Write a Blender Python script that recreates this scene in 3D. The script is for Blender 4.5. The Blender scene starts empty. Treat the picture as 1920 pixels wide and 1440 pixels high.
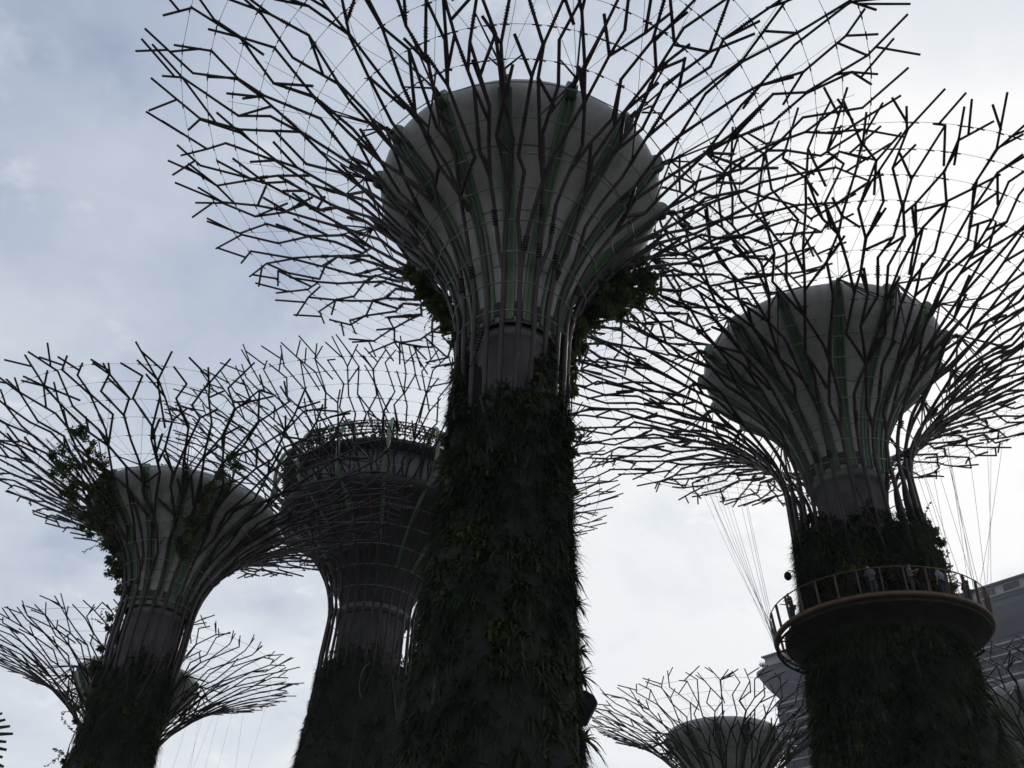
import bpy, math, random
from mathutils import Vector, Matrix

# ------------------------------------------------------------------ scene, camera, sky, sun
scene = bpy.context.scene
COL = scene.collection
R = math.radians
scene.render.engine = 'CYCLES'
scene.view_settings.view_transform = 'Standard'
scene.view_settings.look = 'None'
scene.view_settings.exposure = 0.0
scene.view_settings.gamma = 1.0
scene.render.resolution_x, scene.render.resolution_y = 1024, 768

cam_data = bpy.data.cameras.new('camera')
cam_data.sensor_width = 36.0
cam_data.lens = 36.0 * 1669.4 / 1920.0
cam_data.clip_start, cam_data.clip_end = 0.1, 6000
cam = bpy.data.objects.new('camera', cam_data)
cam.matrix_world = (Matrix.Translation((0, 0, 1.6)) @ Matrix.Rotation(R(90 + 38.2), 4, 'X')
                    @ Matrix.Rotation(R(2.88), 4, 'Z'))
COL.objects.link(cam)
scene.camera = cam

SUN_AZ, SUN_EL = 36.9, 39.5          # degrees clockwise from +Y, above the horizon
SUN = Vector((math.sin(R(SUN_AZ)) * math.cos(R(SUN_EL)), math.cos(R(SUN_AZ)) * math.cos(R(SUN_EL)), math.sin(R(SUN_EL))))

def build_world():
    w = bpy.data.worlds.new('World'); scene.world = w; w.use_nodes = True
    nt = w.node_tree; nt.nodes.clear()
    N, L = nt.nodes.new, nt.links.new
    def math_node(op, a, b=None, c=None, clamp=False):
        n = N('ShaderNodeMath'); n.operation = op; n.use_clamp = clamp
        for k, v in enumerate((a, b, c)):
            if v is None: continue
            if hasattr(v, 'is_linked'): L(v, n.inputs[k])
            else: n.inputs[k].default_value = v
        return n.outputs[0]
    out = N('ShaderNodeOutputWorld')
    tc = N('ShaderNodeTexCoord')
    sep = N('ShaderNodeSeparateXYZ'); L(tc.outputs['Generated'], sep.inputs[0])
    dot = N('ShaderNodeVectorMath'); dot.operation = 'DOT_PRODUCT'
    L(tc.outputs['Generated'], dot.inputs[0]); dot.inputs[1].default_value = SUN
    d = math_node('MAXIMUM', dot.outputs['Value'], 0.0)
    d1 = math_node('POWER', d, 5.0)
    low = math_node('MAXIMUM', math_node('SUBTRACT', 0.80, sep.outputs['Z']), 0.0)
    # clouds are laid on a flat layer overhead: direction divided by its height
    zz = math_node('ADD', math_node('MAXIMUM', sep.outputs['Z'], 0.0), 0.22)
    dv = N('ShaderNodeVectorMath'); dv.operation = 'DIVIDE'
    cz = N('ShaderNodeCombineXYZ')
    for k in range(3): L(zz, cz.inputs[k])
    L(tc.outputs['Generated'], dv.inputs[0]); L(cz.outputs[0], dv.inputs[1])
    n1 = N('ShaderNodeTexNoise'); n1.inputs['Scale'].default_value = 2.3; n1.inputs['Detail'].default_value = 9
    n1.inputs['Roughness'].default_value = 0.56; n1.inputs['Distortion'].default_value = 0.25
    L(dv.outputs[0], n1.inputs['Vector'])
    n2 = N('ShaderNodeTexNoise'); n2.inputs['Scale'].default_value = 7.5; n2.inputs['Detail'].default_value = 8
    n2.inputs['Roughness'].default_value = 0.6
    L(dv.outputs[0], n2.inputs['Vector'])
    puff = N('ShaderNodeMapRange'); puff.interpolation_type = 'SMOOTHSTEP'
    puff.inputs['From Min'].default_value = 0.56; puff.inputs['From Max'].default_value = 0.74
    L(n2.outputs['Fac'], puff.inputs['Value'])
    a = math_node('MULTIPLY_ADD', d1, 0.62, 0.15)
    b = math_node('MULTIPLY_ADD', low, 1.20, a)
    c = math_node('MULTIPLY_ADD', math_node('SUBTRACT', n1.outputs['Fac'], 0.5), 1.25, b)
    wv = math_node('MULTIPLY_ADD', puff.outputs[0], 0.30, c, clamp=True)
    glow = math_node('MULTIPLY', math_node('POWER', d, 26.0), 0.35)
    wv = math_node('ADD', math_node('MULTIPLY', wv, 0.90), glow, clamp=True)
    wisp = N('ShaderNodeMapRange'); wisp.interpolation_type = 'SMOOTHSTEP'      # thin grey undersides of cloud
    wisp.inputs['From Min'].default_value = 0.53; wisp.inputs['From Max'].default_value = 0.72
    n3 = N('ShaderNodeTexNoise'); n3.inputs['Scale'].default_value = 4.2; n3.inputs['Detail'].default_value = 7; n3.inputs['Roughness'].default_value = 0.55
    sh = N('ShaderNodeVectorMath'); sh.operation = 'ADD'; sh.inputs[1].default_value = (3.7, 1.9, 0); L(dv.outputs[0], sh.inputs[0]); L(sh.outputs[0], n3.inputs['Vector'])
    L(n3.outputs['Fac'], wisp.inputs['Value'])
    wv = math_node('SUBTRACT', wv, math_node('MULTIPLY', wisp.outputs[0], 0.20), clamp=True)
    ramp = N('ShaderNodeValToRGB'); cr = ramp.color_ramp
    cr.elements[0].position = 0.0; cr.elements[0].color = (0.345, 0.41, 0.55, 1)
    cr.elements[1].position = 1.0; cr.elements[1].color = (1.0, 1.0, 1.0, 1)
    for pos, colr in ((0.25, (0.475, 0.54, 0.66, 1)), (0.5, (0.64, 0.69, 0.775, 1)), (0.75, (0.80, 0.84, 0.88, 1))):
        e = cr.elements.new(pos); e.color = colr
    L(wv, ramp.inputs[0])
    bg_cloud = N('ShaderNodeBackground'); L(ramp.outputs[0], bg_cloud.inputs['Color'])
    bg_cloud.inputs['Strength'].default_value = 1.0
    sky = N('ShaderNodeTexSky'); sky.sky_type = 'NISHITA'; sky.sun_disc = False
    sky.sun_elevation = R(SUN_EL); sky.sun_rotation = R(SUN_AZ)
    bg_sky = N('ShaderNodeBackground'); L(sky.outputs[0], bg_sky.inputs['Color']); bg_sky.inputs['Strength'].default_value = 0.1
    mix = N('ShaderNodeMixShader'); mix.inputs[0].default_value = 0.93
    L(bg_sky.outputs[0], mix.inputs[1]); L(bg_cloud.outputs[0], mix.inputs[2])
    L(mix.outputs[0], out.inputs['Surface'])
build_world()

sun_data = bpy.data.lights.new('sun', 'SUN')
sun_data.energy = 1.2; sun_data.angle = R(10); sun_data.color = (1.0, 0.95, 0.87)
sun = bpy.data.objects.new('sun', sun_data); COL.objects.link(sun)
sun.rotation_euler = (-SUN).to_track_quat('-Z', 'Y').to_euler()
sun.location = SUN * 300

# ------------------------------------------------------------------ materials
def mat(name, c1, c2=None, scale=3.0, rough=0.7, metal=0.0, bump=0.0, detail=6, stretch=None, spec=0.5, contrast=(0.35, 0.65), glow=0.0):
    m = bpy.data.materials.new(name); m.use_nodes = True
    nt = m.node_tree; b = nt.nodes['Principled BSDF']
    b.inputs['Roughness'].default_value = rough; b.inputs['Metallic'].default_value = metal
    b.inputs['Specular IOR Level'].default_value = spec
    tc = nt.nodes.new('ShaderNodeTexCoord'); mp = nt.nodes.new('ShaderNodeMapping')
    if stretch: mp.inputs['Scale'].default_value = stretch
    nz = nt.nodes.new('ShaderNodeTexNoise'); nz.inputs['Scale'].default_value = scale; nz.inputs['Detail'].default_value = detail
    rp = nt.nodes.new('ShaderNodeValToRGB')
    rp.color_ramp.elements[0].position, rp.color_ramp.elements[1].position = contrast
    rp.color_ramp.elements[0].color = (*c1, 1); rp.color_ramp.elements[1].color = (*(c2 or c1), 1)
    l = nt.links.new
    l(tc.outputs['Object'], mp.inputs['Vector']); l(mp.outputs[0], nz.inputs['Vector'])
    l(nz.outputs['Fac'], rp.inputs[0]); l(rp.outputs[0], b.inputs['Base Color'])
    if glow:                                 # thin leaves let some light through
        tr = nt.nodes.new('ShaderNodeBsdfTranslucent'); mx = nt.nodes.new('ShaderNodeMixShader'); mx.inputs[0].default_value = glow
        l(rp.outputs[0], tr.inputs['Color']); l(b.outputs[0], mx.inputs[1]); l(tr.outputs[0], mx.inputs[2])
        l(mx.outputs[0], nt.nodes['Material Output'].inputs['Surface'])
    if bump:
        bp = nt.nodes.new('ShaderNodeBump'); bp.inputs['Strength'].default_value = bump; bp.inputs['Distance'].default_value = 0.05
        l(nz.outputs['Fac'], bp.inputs['Height']); l(bp.outputs[0], b.inputs['Normal'])
    return m

M = dict(
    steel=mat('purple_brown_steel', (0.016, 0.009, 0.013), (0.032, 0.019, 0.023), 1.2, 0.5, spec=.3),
    bowl=mat('stained_plaster', (0.235, 0.235, 0.232), (0.345, 0.342, 0.335), 1.8, 0.6, stretch=(1, 1, 0.13), bump=0.15, contrast=(.3, .6)),
    green=mat('green_painted_steel', (0.055, 0.105, 0.058), (0.105, 0.165, 0.10), 0.9, 0.5, stretch=(1, 1, .3)),
    pale_green=mat('pale_green_steel', (0.10, 0.14, 0.11), (0.17, 0.21, 0.17), 2.0, 0.5),
    concrete=mat('grey_concrete', (0.09, 0.09, 0.09), (0.18, 0.18, 0.176), 1.1, 0.9, bump=0.2, stretch=(1, 1, 0.4)),
    cable=mat('wire_rope', (0.16, 0.17, 0.20), (0.22, 0.23, 0.26), 5, 0.5),
    dark=mat('dark_recess', (0.02, 0.02, 0.022), (0.035, 0.035, 0.035), 3, 0.8),
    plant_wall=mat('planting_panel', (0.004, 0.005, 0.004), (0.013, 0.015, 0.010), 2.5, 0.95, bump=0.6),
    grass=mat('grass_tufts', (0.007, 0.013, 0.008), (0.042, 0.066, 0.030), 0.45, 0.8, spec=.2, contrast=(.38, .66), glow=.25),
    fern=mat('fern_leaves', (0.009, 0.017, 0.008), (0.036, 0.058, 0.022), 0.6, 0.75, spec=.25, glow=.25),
    brown_leaf=mat('dry_leaves', (0.026, 0.022, 0.013), (0.05, 0.038, 0.02), 0.9, 0.85, spec=.2),
    vine=mat('vine_leaves', (0.022, 0.045, 0.014), (0.09, 0.115, 0.026), 1.1, 0.6, spec=.3, glow=.4),
    stem=mat('vine_stem', (0.06, 0.045, 0.03), (0.09, 0.07, 0.05), 3, 0.8),
    rust=mat('rust_brown_edge', (0.060, 0.034, 0.021), (0.105, 0.058, 0.033), 2, 0.7),
    deck_under=mat('deck_underside', (0.016, 0.015, 0.015), (0.03, 0.028, 0.026), 2, 0.85, spec=.2),
    glassy=mat('blue_grey_glass', (0.03, 0.042, 0.05), (0.06, 0.08, 0.09), 0.5, 0.45),
    black=mat('black_plastic', (0.008, 0.009, 0.014), (0.014, 0.014, 0.02), 4, 0.8, spec=.1),
    ground=mat('garden_ground', (0.045, 0.055, 0.032), (0.11, 0.105, 0.09), 0.06, 0.95),
    hotel_slab=mat('pale_slab_edge', (0.17, 0.185, 0.21), (0.25, 0.265, 0.29), 0.05, 0.7, spec=.2),
    hotel_glass=mat('hotel_window_band', (0.018, 0.022, 0.03), (0.05, 0.056, 0.07), 0.12, 0.6, spec=.2, stretch=(1, 1, 1.6)),
    hotel_hull=mat('grey_hull_cladding', (0.05, 0.06, 0.077), (0.08, 0.092, 0.112), 0.05, 0.6, spec=.2),
)

# ------------------------------------------------------------------ mesh helpers
class MB:
    def __init__(s): s.v = []; s.f = []; s.sm = []
    def add(s, vs, fs, smooth=True):
        o = len(s.v); s.v.extend(vs); s.f.extend([tuple(i + o for i in f) for f in fs]); s.sm.extend([smooth] * len(fs))
    def tube(s, p0, p1, r0, r1=None, n=6, caps=True):
        r1 = r0 if r1 is None else r1
        d = p1 - p0
        if d.length < 1e-5: return
        d.normalize()
        a = d.cross(Vector((0, 0, 1)))
        if a.length < 1e-3: a = Vector((1, 0, 0))
        a.normalize(); b = d.cross(a)
        vs = []
        for p, r in ((p0, r0), (p1, r1)):
            for k in range(n):
                t = 2 * math.pi * k / n
                vs.append(p + (a * math.cos(t) + b * math.sin(t)) * r)
        fs = [(k, (k + 1) % n, n + (k + 1) % n, n + k) for k in range(n)]
        s.add(vs, fs, True)
        if caps: s.add(vs[:n], [tuple(range(n))[::-1]], False); s.add(vs[n:], [tuple(range(n))], False)
    def path(s, pts, rad, n=6, closed=False):
        m = len(pts)
        if m < 2: return
        rr = rad if isinstance(rad, (list, tuple)) else [rad] * m
        vs = []; prev = None
        for i, p in enumerate(pts):
            if closed: d = pts[(i + 1) % m] - pts[i - 1]
            else: d = pts[min(i + 1, m - 1)] - pts[max(i - 1, 0)]
            if d.length < 1e-7: d = Vector((0, 0, 1))
            d.normalize()
            if prev is None:
                a = d.cross(Vector((0, 0, 1)))
                if a.length < 1e-3: a = d.cross(Vector((1, 0, 0)))
            else:
                a = prev - d * prev.dot(d)
                if a.length < 1e-4: a = d.cross(Vector((0, 0, 1)))
            a.normalize(); prev = a; b = d.cross(a)
            for k in range(n):
                t = 2 * math.pi * k / n
                vs.append(p + (a * math.cos(t) + b * math.sin(t)) * rr[i])
        fs = []
        for i in range(m if closed else m - 1):
            j = (i + 1) % m
            for k in range(n):
                fs.append((i * n + k, i * n + (k + 1) % n, j * n + (k + 1) % n, j * n + k))
        s.add(vs, fs, True)
        if not closed:
            s.add(vs[:n], [tuple(range(n))[::-1]], False); s.add(vs[-n:], [tuple(range(n))], False)
    def box(s, c, ex, ey, ez):
        vs = [c + ex * i + ey * j + ez * k for i in (-1, 1) for j in (-1, 1) for k in (-1, 1)]
        s.add(vs, [(0, 1, 3, 2), (4, 6, 7, 5), (0, 4, 5, 1), (2, 3, 7, 6), (0, 2, 6, 4), (1, 5, 7, 3)], False)
    def lathe(s, prof, n=72, smooth=True, a0=0.0, a1=2 * math.pi, wob=None):
        full = abs(a1 - a0 - 2 * math.pi) < 1e-6
        cols = n if full else n + 1
        vs = []
        for k in range(cols):
            t = a0 + (a1 - a0) * k / n
            for i, (r, z) in enumerate(prof):
                q = r + (wob(t, z) if wob else 0)
                vs.append(Vector((q * math.cos(t), q * math.sin(t), z)))
        m = len(prof); fs = []
        for k in range(n):
            k2 = (k + 1) % cols
            for i in range(m - 1):
                fs.append((k * m + i, k2 * m + i, k2 * m + i + 1, k * m + i + 1))
        s.add(vs, fs, smooth)
    def blade(s, p, d, up, length, width, droop, n=3):
        side = d.cross(up)
        if side.length < 1e-3: side = Vector((1, 0, 0))
        side.normalize(); vs = []
        for i in range(n + 1):
            t = i / n
            c = p + d * (length * t) + Vector((0, 0, -droop * length * t * t))
            w = width * (1 - t * 0.92) * (0.6 + 0.4 * min(1, t * 4))
            vs += [c - side * w * 0.5, c + side * w * 0.5]
        s.add(vs, [(2 * i, 2 * i + 1, 2 * i + 3, 2 * i + 2) for i in range(n)], True)
    def leaf(s, p, d, nrm, l, w):
        side = d.cross(nrm)
        if side.length < 1e-3: side = Vector((1, 0, 0))
        side.normalize()
        m = p + d * l * 0.45
        s.add([p, m + side * w * .5, p + d * l, m - side * w * .5], [(0, 1, 2, 3)], True)
    def build(s, name, material, parent=None, loc=None):
        me = bpy.data.meshes.new(name)
        me.from_pydata([tuple(v) for v in s.v], [], s.f)
        me.polygons.foreach_set('use_smooth', s.sm)
        me.materials.append(material); me.update()
        o = bpy.data.objects.new(name, me); COL.objects.link(o)
        if parent: o.parent = parent
        if loc is not None: o.location = loc
        return o

def tag(o, label=None, cat=None, group=None, kind=None):
    if label: o['label'] = label
    if cat: o['category'] = cat
    if group: o['group'] = group
    if kind: o['kind'] = kind
    return o
def empty(name, loc, label, cat, group=None):
    o = bpy.data.objects.new(name, None); o.location = loc; o.empty_display_size = 0.5
    COL.objects.link(o); return tag(o, label, cat, group)
def interp(tab, x):
    if x <= tab[0][0]: return tab[0][1]
    for (a, b), (c, d) in zip(tab, tab[1:]):
        if x <= c: return b + (d - b) * (x - a) / (c - a)
    return tab[-1][1]
def pol(a, r, z): return Vector((r * math.cos(a), r * math.sin(a), z))
def rand_unit(rg):
    while True:
        v = Vector((rg.uniform(-1, 1), rg.uniform(-1, 1), rg.uniform(-1, 1)))
        if 0.05 < v.length < 1: return v.normalized()

# ------------------------------------------------------------------ ground
g = MB(); g.add([Vector((x, y, 0)) for x, y in ((-2000, -2000), (2000, -2000), (2000, 2400), (-2000, 2400))], [(0, 1, 2, 3)], False)
tag(g.build('ground', M['ground']), kind='structure')

# ------------------------------------------------------------------ the steel trees
class Flare:
    """profile of the steel canopy: vertical at the neck, nearly level at the tips"""
    def __init__(s, rn, zn, Rt, zt, phi=68):
        p = R(phi); s.A = (Rt - rn) / (1 - math.cos(p)); s.B = (zt - zn) / math.sin(p)
        s.rn, s.zn = rn, zn
        n = 200; pts = []; acc = [0]
        for i in range(n + 1):
            f = p * 1.06 * i / n; pts.append((rn + s.A * (1 - math.cos(f)), zn + s.B * math.sin(f)))
            if i: acc.append(acc[-1] + math.dist(pts[-1], pts[-2]))
        k = int(n / 1.06); s.L = acc[k]
        s.tr = [(a / s.L, q[0]) for a, q in zip(acc, pts)]; s.tz = [(a / s.L, q[1]) for a, q in zip(acc, pts)]
    def at(s, t): return interp(s.tr, t), interp(s.tz, t)
    def s_of_r(s, r): return interp([(q[1], q[0]) for q in s.tr], r)

def grow(N, K, rg):
    """zigzag strands that fork on their way out; u counts slots round the canopy (4 per rib)"""
    segs = [[] for _ in range(N)]
    strands = [dict(rib=i, lo=4 * i, hi=4 * i + 4, p=(4 * i + 2 + rg.uniform(-.3, .3), 0.0), t=0, side=rg.choice((-1, 1))) for i in range(N)]
    for k in range(1, K + 1):
        strands.sort(key=lambda q: q['lo'])
        node = {}
        n = len(strands)
        touched = set()
        for i, st in enumerate(strands):
            if i in touched: continue
            j = (i + 1) % n; nx = strands[j]
            w = st['hi'] - st['lo']
            if 1 < k < K and j not in touched and j != 0 and not st['t'] and not nx['t'] and rg.random() < (.3 if k < 3 else .46):
                mid = st['hi'] + rg.uniform(-.15, .15); ss = (k + rg.uniform(-.3, .3)) / K
                node[i] = (mid - .03, ss); node[j] = (mid + .03, ss); touched |= {i, j}
        nxt = []
        for i, st in enumerate(strands):
            if i in node: continue
            w = st['hi'] - st['lo']; c = (st['hi'] + st['lo']) / 2
            st['side'] *= -1
            amp = {4: .22, 2: .42, 1: .60}[w]
            q = (c + st['side'] * amp * rg.uniform(.35, 1) + rg.uniform(-.12, .12), (k + rg.uniform(-.36, .36)) / K)
            node[i] = (q[0], rg.uniform(.93, 1.04)) if k == K else q
        for i, st in enumerate(strands):
            w = st['hi'] - st['lo']; q = node[i]; st['p0'] = st['p']
            segs[st['rib']].append((st['p'], q))
            if k == K:
                for _q in range(rg.choice((0, 1, 1, 1))):
                    a = st['p']; f = rg.uniform(.2, .65); m = (a[0] + (q[0] - a[0]) * f, a[1] + (q[1] - a[1]) * f)
                    segs[st['rib']].append((m, (m[0] + rg.choice((-1, 1)) * rg.uniform(.6, 1.2), min(1.05, m[1] + rg.uniform(.05, .09)))))
                continue
            if k >= 3 and rg.random() < (.14 if k < 5 else .24):
                segs[st['rib']].append((q, (q[0] + rg.choice((-1, 1)) * rg.uniform(.6, 1.15) * (1.3 if w > 1 else 1), q[1] + rg.uniform(.045, .09))))
            if k >= 4 and 0 < i < n - 1 and rg.random() < (.34 if i not in touched else .12):
                ni = i + rg.choice((-1, 1)); a = strands[ni]['p0'] if 'p0' in strands[ni] else strands[ni]['p']; c2 = node[ni]; f = rg.uniform(.25, .85)
                m = (a[0] + (c2[0] - a[0]) * f, a[1] + (c2[1] - a[1]) * f)
                if .025 < q[1] - m[1] < .13: segs[st['rib']].append((m, q))
            fork = (w == 4 and k >= 1 and rg.random() < (0, .5, .75, 1, 1, 1)[min(k, 5)]) or (w == 2 and k >= 3 and (rg.random() < .4 or k >= K * .55))
            if fork:
                h = w // 2
                for lo in (st['lo'], st['lo'] + h):
                    nxt.append(dict(rib=st['rib'], lo=lo, hi=lo + h, p=q, t=1, side=rg.choice((-1, 1))))
            else:
                st['p'] = q; st['t'] = 1 if i in touched else 0; nxt.append(st)
        strands = nxt
    return segs

BOWL = [(0, 0), (.105, .012), (.22, .055), (.33, .115), (.44, .20), (.56, .32), (.64, .425), (.72, .545), (.79, .665), (.85, .78), (.91, .885), (.96, .955), (1.0, 1.0),
        (1.035, 1.018), (1.065, 1.015), (1.09, .99), (1.105, .955), (1.11, .90)]

def steel_tree(label, x, y, seed, N, K, trunk, neck, tip, bowl, rods, col_r, plant_top, phi=68, knobs=True, nfin=15, fin0=0.0,
               tufts=600, twist=0.0, plant_drop=0.0, restaurant=False, mix=(.6, .3, .1), spider=True, sides=6, plants_from=8.0, lush=1.0):
    rg = random.Random(seed)
    root = empty('steel_tree', (x, y, 0), label, 'supertree', 'giant steel garden trees')
    fl = Flare(neck[0], neck[1], tip[0], tip[1], phi)
    F = 4 * N
    def P(u, s):
        r, z = fl.at(max(0, s)); return pol(2 * math.pi * u / F + twist, r, z)
    segs = grow(N, K, rg)
    r0, r1 = rods
    def rad(s): return r0 + (r1 - r0) * min(1, max(0, s)) ** .6
    # each main rib with everything that forks off it is one part
    for i in range(N):
        b = MB()
        u0 = segs[i][0][0][0]
        zs = [neck[1] * t for t in (0, .15, .3, .45, .6, .7, .8, .9, 1)]
        sink = rg.choice((.2, .26, .3, .32, .34))
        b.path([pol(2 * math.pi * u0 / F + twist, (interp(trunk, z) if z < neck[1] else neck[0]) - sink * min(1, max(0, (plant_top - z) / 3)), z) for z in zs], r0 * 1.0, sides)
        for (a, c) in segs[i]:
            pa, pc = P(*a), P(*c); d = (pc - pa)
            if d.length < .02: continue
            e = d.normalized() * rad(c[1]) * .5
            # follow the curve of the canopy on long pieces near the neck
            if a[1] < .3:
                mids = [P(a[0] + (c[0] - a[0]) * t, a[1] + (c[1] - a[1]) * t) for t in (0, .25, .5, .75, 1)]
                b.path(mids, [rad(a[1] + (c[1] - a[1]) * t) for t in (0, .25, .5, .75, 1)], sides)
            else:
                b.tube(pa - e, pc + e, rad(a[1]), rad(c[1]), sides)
            if knobs and a[1] < .72 and rg.random() < .24 and d.length > 1.6:
                dn = d.normalized(); t0 = rg.uniform(.15, .6)
                for q in range(rg.choice((4, 5, 6))):
                    cpt = pa + d * t0 + dn * (.13 * q); rr = rad(a[1])
                    b.tube(cpt, cpt + dn * .04, rr * 1.45, rr * 1.45, 6)
        # crossing braces between neighbouring ribs round the neck
        if rg.random() < .55:
            za = rg.uniform(neck[1] * .72, neck[1] * .92); zb = za + rg.uniform(2.5, 4.5)
            sgn = rg.choice((-1, 1))
            pa = pol(2 * math.pi * u0 / F + twist, interp(trunk, za), za)
            rb = interp(trunk, zb) if zb < neck[1] else fl.at((zb - neck[1]) / fl.L)[0]
            pb = pol(2 * math.pi * (u0 + 4 * sgn) / F + twist, rb, zb)
            b.tube(pa, pb, r0 * .55, r0 * .55, sides)
            if knobs:
                d = (pb - pa).normalized()
                for q in range(8):
                    c0 = pa + (pb - pa) * .3 + d * .16 * q; b.tube(c0, c0 + d * .045, r0 * 1.05, None, 6)
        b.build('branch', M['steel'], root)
    # rings of wire and pipe laid round the branches
    allsegs = [(a, c) for L_ in segs for (a, c) in L_]
    def crossing(s):
        us = []
        for a, c in allsegs:
            lo, hi = sorted((a[1], c[1]))
            if lo <= s < hi:
                t = (s - a[1]) / (c[1] - a[1]); us.append((a[0] + (c[0] - a[0]) * t, P(*a).lerp(P(*c), t)))
        us.sort(key=lambda q: q[0]); return [q[1] for q in us]
    rim_s = fl.s_of_r(bowl[2] + .9)
    net = MB(); peg = MB(); ringpts = {}
    nh = 8
    for k in range(nh):
        s = .015 + rim_s * .97 * k / (nh - 1)
        pts = crossing(s)
        if len(pts) < 5: continue
        h = MB(); rr = .05 if k < nh - 2 else .04
        for p0, p1 in zip(pts, pts[1:] + pts[:1]):
            if (p1 - p0).length > 8: continue
            h.tube(p0, p1, rr * rods[0] / .18, None, 5, caps=False)
        h.build('hoop', M['pale_green'], root)
    ncab = max(4, int((1 - rim_s) * fl.L / 1.45))
    for k in range(ncab):
        s = rim_s + (0.96 - rim_s) * (k + .7) / ncab
        pts = crossing(s)
        for p0, p1 in zip(pts, pts[1:] + pts[:1]):
            if (p1 - p0).length < 6: net.tube(p0, p1, .013, None, 4, caps=False)
            if knobs:
                q = Vector((0, 0, 1)).cross(p1 - p0)
                dn = (p1 - p0).normalized() if (p1 - p0).length > .05 else Vector((1, 0, 0))
                peg.tube(p0 - dn * .22 + Vector((0, 0, -.05)), p0 + dn * .22 + Vector((0, 0, -.1)), .035, None, 4)
    # the funnel in the middle
    br, bz, bR, bZ = bowl
    prof = [(br + rho * (bR - br), bz + h * (bZ - bz)) for h, rho in BOWL]
    def bowl_r(z): return interp([(q[1], q[0]) for q in prof[:13]], z)
    if not restaurant:
        b = MB(); top = prof[-1]
        b.lathe([(br * .96, bz - .05)] + prof + [(top[0] * .97, top[1] - .25), (top[0] * .8, top[1] - .55), (0.01, top[1] - .6)], 96)
        fun = b.build('funnel', M['bowl'], root)
        jt = MB()
        for hq in (.30, .56, .80):
            zq = bz + (bZ - bz) * hq; rq = bowl_r(zq); sl = (bowl_r(zq + .1) - bowl_r(zq - .1)) / .2
            jt.lathe([(rq - .03 * sl, zq - .03), (rq - .02 * sl + .012, zq - .03), (rq + .02 * sl + .012, zq + .03), (rq + .03 * sl, zq + .03)], 96)
        jt.build('panel_joint', M['concrete'], fun)
        for k in range(nfin):
            a = 2 * math.pi * k / nfin + fin0; f = MB()
            tang = Vector((-math.sin(a), math.cos(a), 0))
            rows = []
            zz = [bz + (bZ - bz) * q for q in (0, .1, .2, .3, .4, .5, .6, .7, .78, .86, .92, .97, 1.0)]
            for off, hw, th in ((0, .33, .05), (-.27, .055, .16), (.27, .055, .16), (0, .045, .11)):
                vs = []
                for i, z in enumerate(zz):
                    sc = (.80 + .25 * i / (len(zz) - 1)) * bR / 7.6
                    r = bowl_r(z)
                    rn = bowl_r(z + .2) - bowl_r(z - .2); nrm = Vector((math.cos(a) * .4, math.sin(a) * .4, -rn)).normalized()
                    c = pol(a, r, z) + tang * off * sc
                    w = hw * sc
                    vs += [c - tang * w - nrm * .05, c - tang * w + nrm * th, c + tang * w + nrm * th, c + tang * w - nrm * .05]
                fs = []
                for i in range(len(zz) - 1):
                    o = 4 * i
                    for q in range(4): fs.append((o + q, o + (q + 1) % 4, o + 4 + (q + 1) % 4, o + 4 + q))
                fs += [(0, 1, 2, 3), (4 * len(zz) - 1, 4 * len(zz) - 2, 4 * len(zz) - 3, 4 * len(zz) - 4)]
                f.add(vs, fs, False)
            fin = f.build('fin', M['green'], root)
            # lug that hooks over the rim
            lg = MB(); sc = bR / 7.6
            c0 = pol(a, bR + .12 * sc, bZ + .25 * sc); rd = Vector((math.cos(a), math.sin(a), 0)); n = 18
            ring = [c0 + rd * math.cos(2 * math.pi * q / n) * .44 * sc + Vector((0, 0, math.sin(2 * math.pi * q / n) * .5 * sc)) for q in range(n)]
            vs = [q - tang * .24 * sc for q in ring] + [q + tang * .24 * sc for q in ring]
            lg.add(vs, [(q, (q + 1) % n, n + (q + 1) % n, n + q) for q in range(n)], True)
            lg.add(vs[:n], [tuple(range(n))[::-1]], False); lg.add(vs[n:], [tuple(range(n))], False)
            lg.build('lug', M['green'], fin)
            if spider:
                sp = MB(); tipp = pol(a, bR + .95 * sc, bZ + .15 * sc)
                sp.tube(pol(a, bR + .3, bZ + .1), tipp, .12 * sc, .16 * sc, 6)
                uu = (a - twist) / (2 * math.pi) * F
                for ds, cnt in ((-.06, 2), (.05, 3), (.13, 2)):
                    if ds not in ringpts: ringpts[ds] = crossing(rim_s + ds)
                    near = sorted(ringpts[ds], key=lambda q: (q - tipp).length)[:cnt + 2]
                    for q in rg.sample(near, min(cnt, len(near))): sp.tube(tipp, q, .06, .04, 5)
                sp.build('strut', M['steel'], root)
                for du in (-5, -2, 1.5, 4.5):
                    net.tube(tipp, P(uu + du + rg.uniform(-1, 1), rg.uniform(.72, .95)), .013, None, 4, caps=False)
        v = MB()
        for k in range(nfin):
            a = 2 * math.pi * (k + .5) / nfin + fin0; tang = Vector((-math.sin(a), math.cos(a), 0)); rd = Vector((math.cos(a), math.sin(a), 0))
            v.box(pol(a, br + .03, bz + .65), tang * br * .12, rd * .06, Vector((0, 0, .42)))
        v.build('vent', M['dark'], root)
    net.build('cable_net', M['cable'], root)
    if knobs: peg.build('cable_clip', M['steel'], root)
    # concrete core
    c = MB(); ztop = bz + .02
    c.lathe([(0.01, 0), (col_r * 1.15, 0), (col_r, ztop * .5), (col_r, ztop - .6), (col_r * 1.12, ztop - .55), (col_r * 1.12, ztop), (.01, ztop)], 48)
    for z in (ztop - 2.2, ztop - 4.4):
        c.lathe([(col_r - .02, z), (col_r + .02, z + .01), (col_r + .02, z + .05), (col_r - .02, z + .06)], 48)
    c.build('core', M['concrete'], root)
    # planted wall between the ribs, with a ragged top
    pl = MB(); ph = [rg.uniform(0, 6.28) for _ in range(4)]
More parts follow.
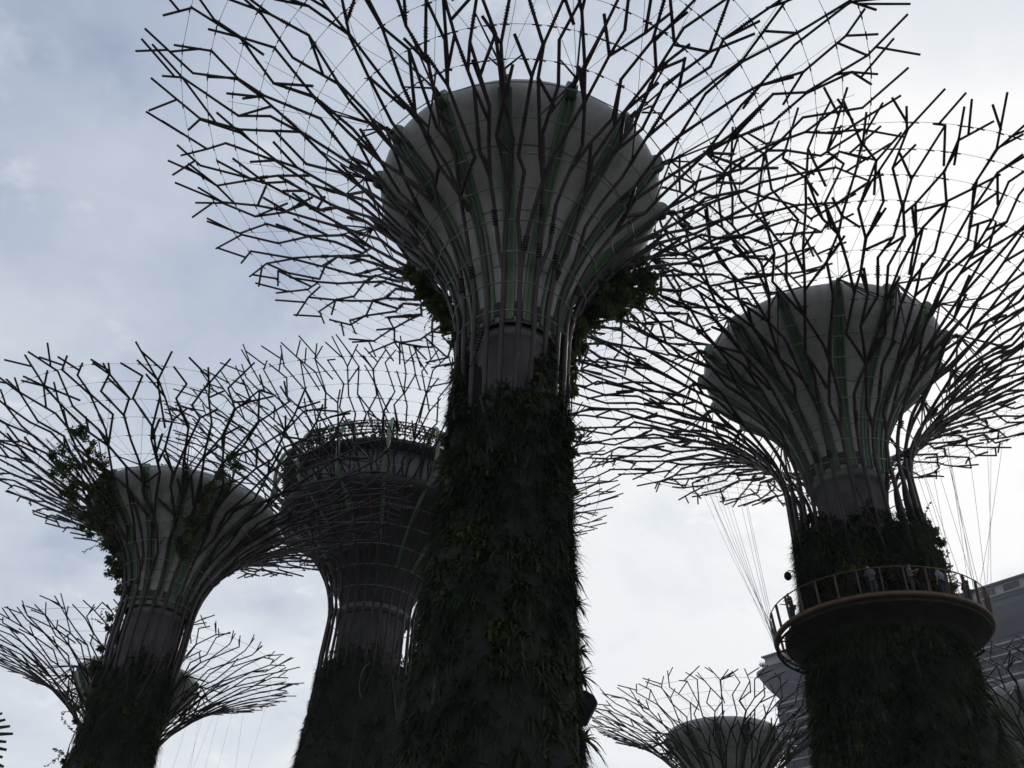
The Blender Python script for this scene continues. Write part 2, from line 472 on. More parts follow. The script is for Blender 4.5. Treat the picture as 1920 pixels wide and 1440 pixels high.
    def topz(t): return plant_top - plant_drop * (.5 + .5 * math.sin(3 * t + ph[0])) * .6 - plant_drop * (.5 + .5 * math.sin(7 * t + ph[1])) * .4
    n = 96; m = 26; vs = []
    for k in range(n):
        t = 2 * math.pi * k / n; zt = topz(t)
        for i in range(m + 1):
            z = zt * i / m
            r = interp(trunk, z) - .12 + .10 * math.sin(9 * t + z * 1.3 + ph[2]) * math.sin(z * 2.1 + ph[3])
            if i == m: r = col_r * .98
            vs.append(pol(t, r, z))
    pl.add(vs, [(k * (m + 1) + i, ((k + 1) % n) * (m + 1) + i, ((k + 1) % n) * (m + 1) + i + 1, k * (m + 1) + i + 1) for k in range(n) for i in range(m)], True)
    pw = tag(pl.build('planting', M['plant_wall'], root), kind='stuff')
    up = Vector((0, 0, 1))
    kinds = (('grass', .05, .85, 11), ('fern', .13, .62, 9), ('brown_leaf', .07, .6, 8), ('vine', .24, .42, 7))
    zlow = plants_from
    # plants grow in drifts of one kind
    def drift(t, z): return math.sin(2.3 * t + z * .55 + ph[2]) + .8 * math.sin(5 * t - z * .8 + ph[1]) + .6 * math.sin(z * 1.7 + ph[0])
    mbs = {q[0]: MB() for q in kinds}
    for _ in range(tufts):
        t = rg.uniform(0, 2 * math.pi); z = zlow + (topz(t) + .2 - zlow) * rg.random() ** .85
        dv = drift(t, z) + rg.gauss(0, .6)
        kd = kinds[0] if dv > -.2 else kinds[1] if dv > -1.3 else kinds[2] if dv > -1.7 else kinds[3]
        o = pol(t, 1, 0); base = pol(t, interp(trunk, z) - .16, z)
        size = rg.choice((rg.uniform(.35, .6), rg.uniform(.45, .75), rg.uniform(.6, 1.05))) * lush
        tang = Vector((-o.y, o.x, 0))
        for q in range(kd[3]):
            d = (o * rg.uniform(.12, .7) + tang * rg.uniform(-.9, .9) + up * rg.uniform(-1.0, .55)).normalized()
            mbs[kd[0]].blade(base + rand_unit(rg) * .06, d, up if abs(d.z) < .9 else o, kd[2] * size * rg.uniform(.6, 1.15), kd[1] * rg.uniform(.7, 1.4), rg.uniform(.25, .9))
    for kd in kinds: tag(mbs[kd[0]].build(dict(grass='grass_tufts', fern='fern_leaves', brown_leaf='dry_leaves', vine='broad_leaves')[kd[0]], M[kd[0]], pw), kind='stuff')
    return root, fl, P, rg

T1, F1, P1, _ = steel_tree('middle steel tree with a wide grey funnel, its dark planted trunk nearest of all', -.05, 31.69, 11, 23, 11,
    [(0, 4.3), (5, 3.6), (10, 3.2), (16, 2.9), (22, 2.66), (28.3, 2.6)], (2.6, 28.3), (20.0, 42.5), (2.05, 28.6, 7.38, 38.4), (.125, .066), 1.55, 27.3,
    tufts=4600, plant_drop=4.4, fin0=R(-97.6), plants_from=8.5)
T2, F2, P2, _ = steel_tree('steel tree on the right ringed by a round walkway', 21.12, 46.75, 23, 28, 11,
    [(0, 6.0), (15, 4.7), (21, 4.2), (25, 3.85), (31, 3.7)], (3.7, 31.0), (20.6, 42.4), (2.3, 31.6, 7.75, 40.9), (.130, .066), 2.0, 28.6,
    tufts=7500, plant_drop=1.5, fin0=R(-100), plants_from=12.5, lush=1.15)
T3, F3, P3, _ = steel_tree('steel tree at left with a pale funnel and leafy creepers in its branches', -25.57, 63.6, 37, 21, 10,
    [(0, 4.0), (12, 2.9), (20, 2.6), (28, 2.62)], (2.65, 28.0), (17.2, 39.6), (2.3, 28.0, 7.15, 36.0), (.135, .070), 1.75, 24.8,
    tufts=3000, plant_drop=2.0, fin0=R(-75), plants_from=14)
T4, F4, P4, _ = steel_tree('steel tree behind the middle one topped by a round glazed rooftop room', -11.69, 78.21, 41, 32, 11,
    [(0, 6.8), (14, 5.4), (25, 4.5), (34, 4.0)], (4.0, 34.0), (22.6, 49.1), (3.1, 35.0, 10.3, 44.0), (.13, .060), 3.0, 31.0,
    tufts=3000, plant_drop=.8, restaurant=True, spider=False, plants_from=14)
T5, F5, P5, _ = steel_tree('small steel tree partly hidden behind the left planted trunk, low at the left', -32.17, 80.36, 53, 22, 9,
    [(0, 3.2), (12, 2.5), (20, 2.2)], (2.2, 20.0), (14.0, 30.3), (1.8, 20.6, 5.15, 28.4), (.10, .046), 1.4, 18.5, tufts=300, knobs=False, nfin=13)
T6, F6, P6, _ = steel_tree('small steel tree low between the middle and right trunks', 21.45, 84.79, 61, 20, 9,
    [(0, 3.2), (12, 2.5), (19, 2.2)], (2.2, 19.0), (12.7, 29.6), (1.8, 19.6, 5.3, 27.3), (.10, .046), 1.4, 17.5, tufts=300, knobs=False, nfin=13)
T7, F7, P7, _ = steel_tree('small steel tree cut off by the right edge beside the planted trunk', 44.15, 71.31, 71, 20, 9,
    [(0, 3.2), (12, 2.5), (19, 2.2)], (2.2, 19.0), (12.5, 28.6), (1.8, 19.6, 4.6, 27.4), (.10, .046), 1.4, 17.5, tufts=200, knobs=False, nfin=13)

# ------------------------------------------------------------------ rooftop room of the tallest tree
def rooftop_room(root):
    rg = random.Random(5)
    b = MB()
    b.lathe([(2.9, 33.6), (3.25, 36.0), (4.2, 38.2), (5.6, 40.3), (7.3, 42.2), (8.9, 43.4), (9.3, 43.8), (0.01, 43.9)], 72)
    b.build('funnel', M['dark'], root)
    f = MB(); f.lathe([(8.8, 43.35), (10.2, 43.6), (10.4, 44.0), (10.2, 44.4), (9.2, 44.45)], 96); f.build('floor_ring', M['dark'], root)
    w = MB(); w.lathe([(9.25, 44.4), (9.35, 47.4)], 48, smooth=False)
    wall = w.build('glass_wall', M['glassy'], root)
    mu = MB()
    for k in range(48):
        a = 2 * math.pi * k / 48; rd = Vector((math.cos(a), math.sin(a), 0)); tg = Vector((-rd.y, rd.x, 0))
        mu.box(pol(a, 9.36, 45.9), rd * .07, tg * .05, Vector((0, 0, 1.5)))
    mu.build('mullion', M['dark'], wall)
    e = MB(); e.lathe([(9.0, 47.38), (10.3, 47.5), (10.6, 47.75), (10.3, 48.05), (8.8, 48.1), (0.01, 48.1)], 96); e.build('roof', M['dark'], root)
    t = MB()
    for z in (48.25, 48.6, 48.95, 49.3, 49.65):
        t.path([pol(2 * math.pi * k / 72, 10.75, z) for k in range(72)], .06, 5, closed=True)
    for k in range(120):
        a = 2 * math.pi * k / 120
        t.tube(pol(a, 10.75, 48.05), pol(a + R(rg.choice((-4, 4, 2))), 10.75, 49.7), .045, None, 4)
    t.build('trellis', M['steel'], root)
    lf = MB()
    for _ in range(9000):
        a = rg.uniform(0, 2 * math.pi)
        if math.sin(a * 11) + .6 * math.sin(a * 5 + 1) < -.1 and rg.random() < .8: continue
        lf.leaf(pol(a, 10.75 + rg.gauss(0, .18), rg.uniform(47.2, 49.6)), rand_unit(rg), rand_unit(rg), rg.uniform(.25, .5), rg.uniform(.12, .25))
    tag(lf.build('roof_foliage', M['fern'], root), kind='stuff')
    n = 16
    for k in range(n):
        a = 2 * math.pi * k / n + R(4); p = []
        for q in range(15):
            th = R(-95 + 235 * q / 14)
            p.append(pol(a, 10.2 + 1.5 * math.cos(th), 46.9 + 3.1 * math.sin(th)))
        p = [pol(a, 4.4, 38.2), pol(a, 5.8, 40.2), pol(a, 7.6, 42.0), pol(a, 9.1, 43.2)] + p
        h = MB(); h.path(p, .2, 6); h.build('arched_rib', M['green'], root)
rooftop_room(T4)
hs = MB()
hs.path([pol(R(-78) + R(18) * math.cos(R(q)) * -.45, 4.75, 27.4 + 1.5 * math.sin(R(q))) for q in range(-70, 100, 10)], .035, 5)
hs.build('hose', M['concrete'], T4)

# ------------------------------------------------------------------ round walkway on the right tree
dk = empty('walkway', (21.12, 46.75, 0), 'round raised walkway with a rusty brown edge circling the right trunk', 'walkway')
b = MB(); n = 120
def gap(a): return 5.5 if -170 < (math.degrees(a) + 180) % 360 - 180 < 5 else 5.15
vs = []
for k in range(n):
    a = 2 * math.pi * k / n
    for r, z in ((3.6, 20.3), (4.5, 21.1), (gap(a), 21.55), (gap(a), 22.0), (3.6, 22.0)): vs.append(pol(a, r, z))
b.add(vs, [(k * 5 + i, ((k + 1) % n) * 5 + i, ((k + 1) % n) * 5 + (i + 1) % 5, k * 5 + (i + 1) % 5) for k in range(n) for i in range(5)], False)
b.build('deck', M['deck_under'], dk)
b = MB(); b.lathe([(5.52, 21.74), (5.74, 21.77), (5.77, 21.86), (5.70, 21.89), (5.71, 21.99), (5.55, 22.04), (5.52, 21.74)], 120); b.build('edge_beam', M['rust'], dk)
b = MB(); b.path([pol(R(1 + 3 * k), 5.62, 21.45) for k in range(65)], .07, 6)
for k in range(13):
    a = R(1 + 16 * k); b.tube(pol(a, 5.62, 21.45), pol(a, 5.62, 21.76), .035, None, 5); b.tube(pol(a, 5.62, 21.45), pol(a, 4.5, 21.6), .045, None, 5)
b.build('under_frame', M['black'], dk)
b = MB(); b.path([pol(2 * math.pi * k / 96, 5.78, 23.28) for k in range(96)], .035, 6, closed=True); b.build('handrail', M['rust'], dk)
for k in range(32):
    a = 2 * math.pi * (k + .4) / 32; b = MB(); rd = Vector((math.cos(a), math.sin(a), 0)); tg = Vector((-rd.y, rd.x, 0))
    p0, p1 = pol(a, 5.66, 22.0), pol(a, 5.78, 23.28); ax = (p1 - p0) / 2
    b.box((p0 + p1) / 2, ax, tg * .028, rd * .07); b.build('post', M['rust'], dk)
rg = random.Random(9)
for a0, rr, zz, a1 in ([(rg.uniform(96, 116), rg.uniform(13, 18), 0, rg.uniform(150, 185)) for _ in range(11)] +
                       [(rg.uniform(8, 42), rg.uniform(11, 17), 0, rg.uniform(-12, 22)) for _ in range(13)]):
    s_ = F2.s_of_r(rr); b = MB(); p0 = pol(R(a0), *F2.at(s_)); p1 = pol(R(a1), 5.7, 21.8)
    mid = [p0.lerp(p1, t) + Vector((0, 0, -.5 * math.sin(math.pi * t))) for t in (0, .25, .5, .75, 1)]
    b.path(mid, .013, 4); b.build('suspension_cable', M['cable'], dk)

# faint wires hanging under the small tree at lower left
for k in range(10):
    a = R(rg.uniform(-60, 60)); rr = rg.uniform(6, 12); b = MB()
    p0 = pol(a, *F5.at(F5.s_of_r(rr))); b.tube(p0, Vector((p0.x + rg.uniform(-3, 3), p0.y, 8)), .008, None, 4); b.build('hanging_wire', M['cable'], T5)

# ------------------------------------------------------------------ people on the walkway
def skin_mesh(nodes, edges, sub=2):
    me = bpy.data.meshes.new('tmp'); names = list(nodes)
    me.from_pydata([nodes[k][0] for k in names], [(names.index(a), names.index(c)) for a, c in edges], [])
    o = bpy.data.objects.new('tmp', me); COL.objects.link(o)
    o.modifiers.new('s', 'SKIN').use_smooth_shade = True
    for k, v in zip(names, me.skin_vertices[0].data):
        r = nodes[k][1]; v.radius = r if isinstance(r, tuple) else (r, r); v.use_root = (k == names[0])
    sb = o.modifiers.new('u', 'SUBSURF'); sb.levels = sub; sb.render_levels = sub
    dg = bpy.context.evaluated_depsgraph_get(); dg.update()
    out = bpy.data.meshes.new_from_object(o.evaluated_get(dg))
    bpy.data.objects.remove(o); bpy.data.meshes.remove(me)
    return out
def chain(nodes, edges, start, pts):
    prev = start
    for nm, p, r in pts: nodes[nm] = (p, r); edges.append((prev, nm)); prev = nm
def person(label, angle, rad, face, shirt, legs, lean=0.0, arms='down', h=1.70, pack=False):
    """face: world heading in degrees; local +Y is where the person looks"""
    base = pol(R(angle), rad, 22.0) + Vector((21.12, 46.75, 0))
    root = empty('person', base, label, 'person', 'visitors on the round walkway')
    root.rotation_euler = (0, 0, R(face - 90)); k = h / 1.70
    L = math.sin(R(lean)); U = math.cos(R(lean))
    def T(x, y, z):                    # torso points lean forward about the hips
        if z > .9: dz = z - .9; y2 = y * U + dz * L; z = .9 + dz * U - y * L; y = y2
        return (x * k, y * k, z * k)
    nd = dict(pelvis=(T(0, 0, .93), (.15, .11))); ed = []
    chain(nd, ed, 'pelvis', [('waist', T(0, .01, 1.08), (.135, .10)), ('chest', T(0, 0, 1.28), (.165, .115)), ('collar', T(0, -.01, 1.41), (.10, .075)),
                             ('neck', T(0, 0, 1.47), .055), ('jaw', T(0, .02, 1.54), (.068, .08)), ('skull', T(0, .01, 1.62), (.078, .095)), ('crown', T(0, 0, 1.69), (.05, .06))])
    chain(nd, ed, 'jaw', [('nose', T(0, .115, 1.575), .012)])
    for s, e in ((-1, 'l'), (1, 'r')):
        chain(nd, ed, 'pelvis', [('hip' + e, T(s * .09, 0, .87), .095), ('knee' + e, T(s * .10, .03, .48), .062), ('ankle' + e, T(s * .10, -.01, .09), .042), ('toe' + e, T(s * .11, .15, .035), .035)])
        if arms == 'hip' and s == 1: el, wr, hd = T(.43, -.06, 1.15), T(.24, .10, 1.02), T(.19, .14, 1.0)
        elif arms in ('phone', 'hip'): el, wr, hd = T(s * .24, .10, 1.15), T(s * .12, .33, 1.30), T(s * .06, .39, 1.35)
        elif arms == 'rail': el, wr, hd = T(s * .26, .14, 1.17), T(s * .24, .36, 1.19), T(s * .23, .45, 1.20)
        else: el, wr, hd = T(s * .25, -.02, 1.13), T(s * .25, .07, .88), T(s * .25, .09, .80)
        chain(nd, ed, 'collar', [('sh' + e, T(s * .19, 0, 1.385), .058), ('el' + e, el, .042), ('wr' + e, wr, .028), ('palm' + e, hd, (.038, .022))])
        V = Vector(hd) - Vector(wr); V.normalize(); sd = V.cross(Vector((0, 0, 1))); sd = sd.normalized() if sd.length > .1 else Vector((1, 0, 0))
        for q, (o_, ln) in enumerate(((-.030, .070), (-.010, .085), (.010, .080), (.030, .060))):
            p1 = Vector(hd) + V * .035 + sd * o_; p2 = p1 + V * ln * .5; p3 = p2 + V * ln * .4 + Vector((0, 0, -.02))
            chain(nd, ed, 'palm' + e, [('k%d' % q + e, tuple(p1), .009), ('f%d' % q + e, tuple(p2), .009), ('t%d' % q + e, tuple(p3), .007)])
        p1 = Vector(hd) - V * .02 + sd * -s * .045; chain(nd, ed, 'palm' + e, [('th' + e, tuple(p1), .010), ('tt' + e, tuple(p1 + V * .04), .008)])
    def link(nm, me, m):
        me.materials.clear(); me.materials.append(m); me.name = nm
        o = bpy.data.objects.new(nm, me); COL.objects.link(o); o.parent = root; return o
    link('body', skin_mesh(nd, ed, 1), M_skin)
    def grow_(keys, f): return {q: (nd[q][0], tuple(v + f for v in (nd[q][1] if isinstance(nd[q][1], tuple) else (nd[q][1],) * 2))) for q in keys}
    sk = grow_(['chest', 'waist', 'pelvis', 'collar', 'shl', 'shr', 'ell', 'elr'], .018)
    link('shirt', skin_mesh(sk, [('chest', 'waist'), ('waist', 'pelvis'), ('chest', 'collar'), ('collar', 'shl'), ('collar', 'shr'), ('shl', 'ell'), ('shr', 'elr')]), shirt)
    tk = grow_(['pelvis', 'hipl', 'hipr', 'kneel', 'kneer', 'anklel', 'ankler'], .022)
    link('trousers', skin_mesh(tk, [('pelvis', 'hipl'), ('pelvis', 'hipr'), ('hipl', 'kneel'), ('hipr', 'kneer'), ('kneel', 'anklel'), ('kneer', 'ankler')]), legs)
    hk = dict(a=(T(0, -.03, 1.60), (.082, .082)), b=(T(0, -.015, 1.67), (.082, .092)), c=(T(0, 0, 1.715), (.045, .055)))
    link('hair', skin_mesh(hk, [('a', 'b'), ('b', 'c')]), M['black'])
    if pack:
        pk = dict(a=(T(0, -.20, 1.10), (.15, .09)), b=(T(0, -.20, 1.34), (.13, .08)))
        o = link('backpack', skin_mesh(pk, [('a', 'b')]), M['black'])
        o.parent = None; o.location = base; o.rotation_euler = root.rotation_euler
        tag(o, 'dark backpack worn by the person at the right end of the walkway', 'backpack')
    return root
M_skin = mat('skin', (0.20, 0.12, 0.08), (0.25, 0.15, 0.10), 8, 0.6)
cl = lambda n_, c: mat(n_, c, tuple(min(1, q * 1.25) for q in c), 12, 0.85)
person('person in dark clothes leaning on the rail at the left end of the walkway', -168, 5.2, 190, cl('dark_shirt', (.03, .03, .035)), cl('dark_trousers', (.02, .02, .025)), 12, 'rail')
person('person in a pale grey shirt bending over a phone, left of the walkway front', -112, 5.1, 225, cl('pale_grey_shirt', (.10, .11, .13)), cl('charcoal_trousers', (.03, .03, .04)), 24, 'phone')
person('person in a greenish grey shirt raising both hands, right of the walkway front', -91, 5.1, 330, cl('grey_green_shirt', (.09, .11, .11)), cl('black_trousers', (.02, .02, .02)), 4, 'phone', 1.74)
person('person in a light blue grey shirt with their back to the rail', -72, 5.2, 110, cl('blue_grey_shirt', (.12, .135, .17)), cl('navy_trousers', (.02, .022, .04)), 8, 'down', 1.76)
person('person in black with one elbow out, nearest the right end of the walkway', -49, 5.2, 190, cl('black_shirt', (.02, .02, .02)), cl('grey_trousers', (.05, .05, .05)), 6, 'hip', 1.78)

# ------------------------------------------------------------------ creepers growing in the branches
def creeper(label, tree, fl, trunkr, spots, nleaf, size, seed, group='creepers in the branches'):
    rg = random.Random(seed); loc = tree.location
    root = empty('creeper', loc, label, 'creeper', group)
    st = MB(); lf = MB()
    for (a0, z0, a1, z1, wid, share) in spots:
        def at(t):
            z = z0 + (z1 - z0) * t
            r = trunkr if z < fl.zn else fl.rn + fl.A * (1 - math.sqrt(max(0, 1 - ((z - fl.zn) / fl.B) ** 2)))
            return pol(R(a0 + (a1 - a0) * t), r, z)
        for q in range(3):
            w = [at(t / 8) + rand_unit(rg) * .15 for t in range(9)]
            st.path(w, [.05 - .004 * t for t in range(9)], 5)
        clumps = [(at(rg.random()) + rand_unit(rg) * wid * rg.uniform(.2, 1.0) + Vector((0, 0, -rg.uniform(0, wid * 1.5))), rg.uniform(.25, .6) * wid) for _ in range(int(22 * share) + 4)]
        for _ in range(int(nleaf * share)):
            c, rr = rg.choice(clumps); p = c + rand_unit(rg) * rr * rg.random() ** .5
            d = (rand_unit(rg) + Vector((0, 0, -.5))).normalized()
            lf.leaf(p, d, rand_unit(rg), size * rg.uniform(.6, 1.3), size * rg.uniform(.45, .8))
        for _ in range(int(14 * share)):             # loose trailing shoots
            p = at(rg.random()) + rand_unit(rg) * wid; v = (rand_unit(rg) + Vector((0, 0, -.3))).normalized(); w = [p]
            for q in range(6): v = (v + rand_unit(rg) * .4).normalized(); w.append(w[-1] + v * .22)
            st.path(w, .012, 4)
            for c in w[1:]:
                for _ in range(3): lf.leaf(c, rand_unit(rg), rand_unit(rg), size * .9, size * .5)
    st.build('stem', M['stem'], root); tag(lf.build('foliage', M['vine'], root), kind='stuff')
    return root
creeper('leafy creeper hanging under the middle canopy, right of its neck', T1, F1, 2.7, [(35, 24, 38, 31, .5, .6), (30, 29, 28, 35.4, .85, 1.2), (20, 31, 18, 36.3, .8, 1.0), (42, 31, 42, 36.2, .8, .6), (10, 32.5, 10, 35.6, .5, .4), (22, 34, 24, 37.6, 1.0, .7), (34, 34, 36, 37.6, .9, .5), (2, 21, 4, 29, .35, .4)], 4000, .24, 1)
creeper('leafy creeper hanging under the middle canopy, left of its neck', T1, F1, 2.7, [(155, 23, 152, 31, .45, .6), (150, 29, 152, 35.4, .75, 1.1), (162, 31, 163, 35.8, .6, .7), (138, 31, 140, 35.5, .6, .5)], 4000, .22, 2)
creeper('dark creeper climbing the left flank of the left canopy', T3, F3, 2.9, [(190, 22, 195, 30, .45, .35), (195, 29, 199, 35.6, .7, .55), (208, 32, 211, 37.2, .8, .5), (184, 31, 186, 36.2, .8, .3), (218, 34, 221, 38, .8, .4)], 4200, .22, 3)
creeper('light green bush of creeper above the left rim of the left funnel', T3, F3, 2.9, [(228, 34, 232, 37.6, .8, .6), (238, 35.5, 243, 38.0, .7, .6)], 2600, .22, 4)
creeper('small yellow green creeper above the right rim of the left funnel', T3, F3, 2.9, [(298, 34.6, 303, 37.2, .7, .6), (294, 32.2, 298, 34.6, .8, .7)], 2400, .22, 5)
creeper('creeper bush on the right tree above the walkway, right side', T2, F2, 4.2, [(-20, 22.5, -8, 29.5, .45, .8), (8, 24, 0, 30, .4, .5)], 2600, .22, 6)
creeper('trailing shoots sticking out left of the left planted trunk', T3, F3, 3.0, [(180, 13, 184, 22, .5, .5)], 1400, .26, 7)

# ------------------------------------------------------------------ bromeliads along the right edge of the middle trunk
ORD = ('topmost', 'second from the top', 'third from the top', 'fourth from the top', 'fifth from the top', 'sixth from the top', 'lowest')
for k, (z, a, sz) in enumerate(((21.9, 2, .75), (17.3, 4, .8), (16.1, 2, .75), (15.0, 6, .9), (14.2, 0, .85), (13.4, 4, 1.0), (11.1, 2, 1.2))):
    rg = random.Random(100 + k); o = pol(R(a), 1, 0); p = pol(R(a), interp([(0, 4.3), (5, 3.6), (10, 3.2), (16, 2.9), (22, 2.66)], z), z)
    b = MB()
    for q in range(20):
        d = (o * rg.uniform(.15, 1.1) + rand_unit(rg) * .75 + Vector((0, 0, rg.uniform(-.1, .5)))).normalized()
        b.blade(Vector((0, 0, 0)), d, Vector((0, 0, 1)) if abs(d.z) < .9 else o, sz * rg.uniform(.5, .9), .17 * sz, rg.uniform(.2, .9), 5)
    ob = b.build('bromeliad', M['fern'], None, p + Vector((-.05, 31.69, 0)))
    tag(ob, 'spiky bromeliad on the right edge of the middle trunk, %s' % ORD[k], 'plant', 'bromeliads on the middle trunk')

# loudspeaker bolted to the middle trunk
sp = empty('loudspeaker', pol(R(-3), 3.02, 12.1) + Vector((-.05, 31.69, 0)), 'dark angular loudspeaker box fixed to the right edge of the middle trunk', 'loudspeaker')
sp.rotation_euler = (0, R(8), R(-3))
def prism(pts, y0, y1):
    b = MB(); n = len(pts)
    vs = [Vector((x, y0, z)) for x, z in pts] + [Vector((x, y1, z)) for x, z in pts]
    b.add(vs, [(q, (q + 1) % n, n + (q + 1) % n, n + q) for q in range(n)], False); b.add(vs[:n], [tuple(range(n))[::-1]], False); b.add(vs[n:], [tuple(range(n))], False)
    return b
prism([(-.05, -.48), (.28, -.50), (.55, .24), (.42, .42), (.12, .55), (-.05, .52)], -.3, .3).build('cabinet', M['black'], sp)
gr = prism([(.295, -.49), (.31, -.485), (.575, .235), (.56, .24)], -.26, .26); gr.build('grille', M['dark'], sp)
bk = MB(); bk.box(Vector((-.2, 0, 0)), Vector((.2, 0, 0)), Vector((0, .06, 0)), Vector((0, 0, .3))); bk.build('bracket', M['steel'], sp)

# small lamp on an arm by the walkway
lp = empty('lamp', pol(R(178), 4.15, 25.6) + Vector((21.12, 46.75, 0)), 'small round lamp on a short arm, left edge of the right trunk', 'lamp')
b = MB(); b.path([Vector((0, 0, 0)), Vector((-.18, 0, .14)), Vector((-.38, 0, .14)), Vector((-.46, 0, .02))], .03, 6); b.build('arm', M['black'], lp)
b = MB(); b.lathe([(.01, .06), (.1, .03), (.19, -.08), (.22, -.22), (.19, -.36), (.1, -.45), (.01, -.47)], 20)
o = b.build('globe', M['black'], lp); o.location = (-.46, 0, 0)

# ------------------------------------------------------------------ fan palm whose leaf tips enter at the left edge
def fan_palm():
    rg = random.Random(77)
    base = Vector((-5.17, 7.27, 0)); root = empty('fan_palm', base, 'fan palm with only its leaf tips showing at the left edge', 'palm')
    t = MB(); t.path([Vector((0, 0, 0)), Vector((.05, 0, 1.2)), Vector((0, .03, 2.3)), Vector((0, 0, 3.6))], [.16, .13, .12, .11], 10); t.build('trunk', M['stem'], root)
    for k in range(11):
        az = R(28) if k == 0 else rg.uniform(R(75), R(330)); el = R(5) if k == 0 else rg.uniform(R(-15), R(65))
        d = Vector((math.cos(az) * math.cos(el), math.sin(az) * math.cos(el), math.sin(el)))
        p0 = Vector((0, 0, 3.55)); hub = p0 + d * .72
        b = MB(); b.path([p0, p0.lerp(hub, .5) + Vector((0, 0, .05)), hub], [.02, .016, .012], 5)
        side = d.cross(Vector((0, 0, 1))).normalized(); up = side.cross(d).normalized()
        pl = (side * .35 + up * .94).normalized()      # blade stands nearly upright
        for q in range(39):
            th = R(-125 + 250 * q / 38); e = (d * math.cos(th) + pl * math.sin(th)).normalized()
            n_ = d.cross(pl).normalized(); ln = .56 * (.75 + .25 * math.cos(th)) * rg.uniform(.93, 1.05)
            tip = hub + e * ln + Vector((0, 0, -.05 * ln)); m = hub + e * ln * .55
            w = pl.cross(n_) ; w = n_.cross(e).normalized() * .022; nn = n_ * .008
            b.add([hub, m - w, tip - w * .45, tip + w * .45, m + w, m + nn], [(0, 1, 5), (1, 2, 5), (2, 3, 5), (3, 4, 5), (4, 0, 5)], False)
        b.build('leaf', M['fern'], root)
fan_palm()

# ------------------------------------------------------------------ far hotel with its boat shaped roof deck
A = Vector((155, 507, 0)); dl = Vector((.627, -.778, 0)); dn = Vector((.778, .627, 0))
hotel = empty('hotel_building', A, 'far grey hotel block with a boat shaped roof deck, behind the right trunk', 'building')
def H(s, n_, z): return dl * s + dn * n_ + Vector((0, 0, z))
hull = MB(); secs = []
for s_, dep, wid in ((-10, 3, .6), (-9, 6.5, .70), (-6, 11, .80), (-1, 16, .90), (8, 20, .97), (22, 22, 1), (60, 22, 1), (120, 22, 1), (200, 22, 1), (300, 22, 1)):
    c = 19; hw = 19 * wid
    secs.append([H(s_, c + x * hw, z) for x, z in ((-1, 200), (-1.02, 198.6), (-.99, 197.4), (-.95, 196.6), (-.93, 200 - .26 * dep), (-.80, 200 - .52 * dep), (-.58, 200 - .80 * dep), (-.32, 200 - .96 * dep), (0, 200 - dep), (.4, 200 - .93 * dep), (.8, 200 - .52 * dep), (1, 200 - .2 * dep), (1, 200))])
m = len(secs[0]); vs = [p for q in secs for p in q]
hull.add(vs, [(i * m + j, (i + 1) * m + j, (i + 1) * m + j + 1, i * m + j + 1) for i in range(len(secs) - 1) for j in range(m - 1)] + [(i * m + m - 1, (i + 1) * m + m - 1, (i + 1) * m, i * m) for i in range(len(secs) - 1)], False)
hull.add(secs[0], [tuple(range(m))], False)
hull.build('roof_deck', M['hotel_hull'], hotel)
bd = MB()
for s0, s1, z0, z1, n0 in ((2, 300, 198.8, 199.3, -.5),): bd.box(H((s0 + s1) / 2, n0, (z0 + z1) / 2), dl * (s1 - s0) / 2, dn * .6, Vector((0, 0, (z1 - z0) / 2)))
bd.build('parapet_rail', M['hotel_slab'], hotel)
up_ = MB(); up_.box(H(150, 19, 202.6), dl * 150, dn * 16.5, Vector((0, 0, 2.6))); uo = up_.build('upper_storey', M['hotel_slab'], hotel)
ro = MB(); ro.box(H(150, 18.5, 205.5), dl * 150.5, dn * 18.6, Vector((0, 0, .35))); ro.build('roof', M['hotel_hull'], uo)
for k in range(24):
    wn = MB(); wn.box(H(14 + k * 12, 2.45, 202.7), dl * 4.0, dn * .12, Vector((0, 0, 1.7))); wn.build('window', M['hotel_glass'], uo)
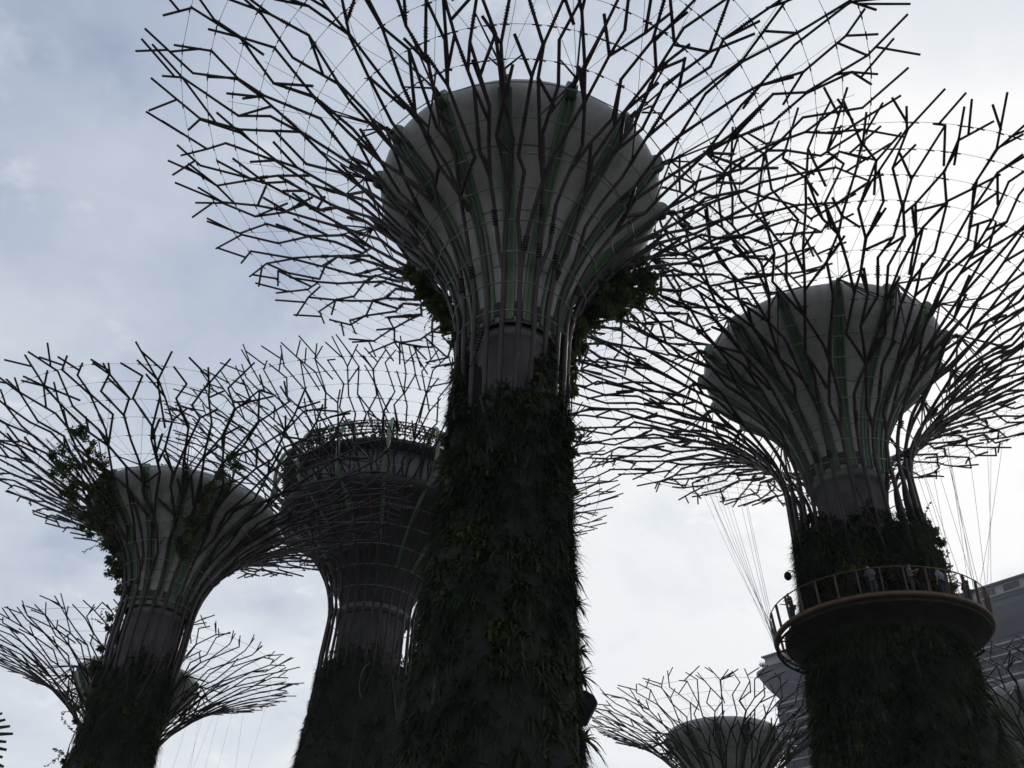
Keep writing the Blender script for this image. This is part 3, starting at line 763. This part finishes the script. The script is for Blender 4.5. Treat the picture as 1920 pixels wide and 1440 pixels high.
for s0, s1 in ((1, 66), (100, 168), (200, 268)):
    tw = MB(); tw.box(H((s0 + s1) / 2, 19, 90), dl * (s1 - s0) / 2, dn * 12, Vector((0, 0, 91)))
    to = tw.build('tower', M['hotel_glass'], hotel)
    sl = MB(); fn = MB()
    for k in range(35):
        z = 3 + k * 5.15
        if z > 179: break
        sl.box(H((s0 + s1) / 2, 6.2, z), dl * ((s1 - s0) / 2 + .05), dn * 1.3, Vector((0, 0, .34)))
    for k in range(int((s1 - s0) / 3.4)):
        fn.box(H(s0 + 2 + k * 3.4, 6.5, 90), dl * .12, dn * .75, Vector((0, 0, 89)))
    sl.build('balcony_slab', M['hotel_slab'], to); fn.build('party_wall', M['hotel_hull'], to)
for k, (s_, n_, hh) in enumerate(((-5, 7, 5.5), (-2, 14, 4.6), (12, .9, 7.2))):
    rg = random.Random(300 + k); q = empty('rooftop_tree', A + H(s_, n_, 200), ('feathery tree at the very tip of the hotel roof deck', 'lower tree just behind the tip of the hotel roof deck', 'tree beside the upper storey of the hotel roof')[k], 'tree')
    b = MB(); b.tube(Vector((0, 0, 0)), Vector((.2, 0, hh * .7)), .2, .12, 6); b.build('trunk', M['stem'], q)
    b = MB()
    for _ in range(260):
        p = Vector((.2, 0, hh * .72)) + Vector((rg.gauss(0, 1.1), rg.gauss(0, 1.1), rg.gauss(0, .6))); b.leaf(p, rand_unit(rg), rand_unit(rg), .9, .35)
    b.build('crown', M['fern'], q)

# ------------------------------------------------------------------ humid air
hz = MB(); hz.box(Vector((0, 200, 105)), Vector((2050, 0, 0)), Vector((0, 2250, 0)), Vector((0, 0, 106)))
hm = bpy.data.materials.new('humid_air'); hm.use_nodes = True; nt = hm.node_tree; nt.nodes.clear()
ho = nt.nodes.new('ShaderNodeOutputMaterial'); hv = nt.nodes.new('ShaderNodeVolumePrincipled')
hv.inputs['Color'].default_value = (.9, .93, 1, 1); hv.inputs['Density'].default_value = 0.00013; hv.inputs['Anisotropy'].default_value = 0.3
nt.links.new(hv.outputs[0], ho.inputs['Volume'])
tag(hz.build('haze', hm), kind='stuff')
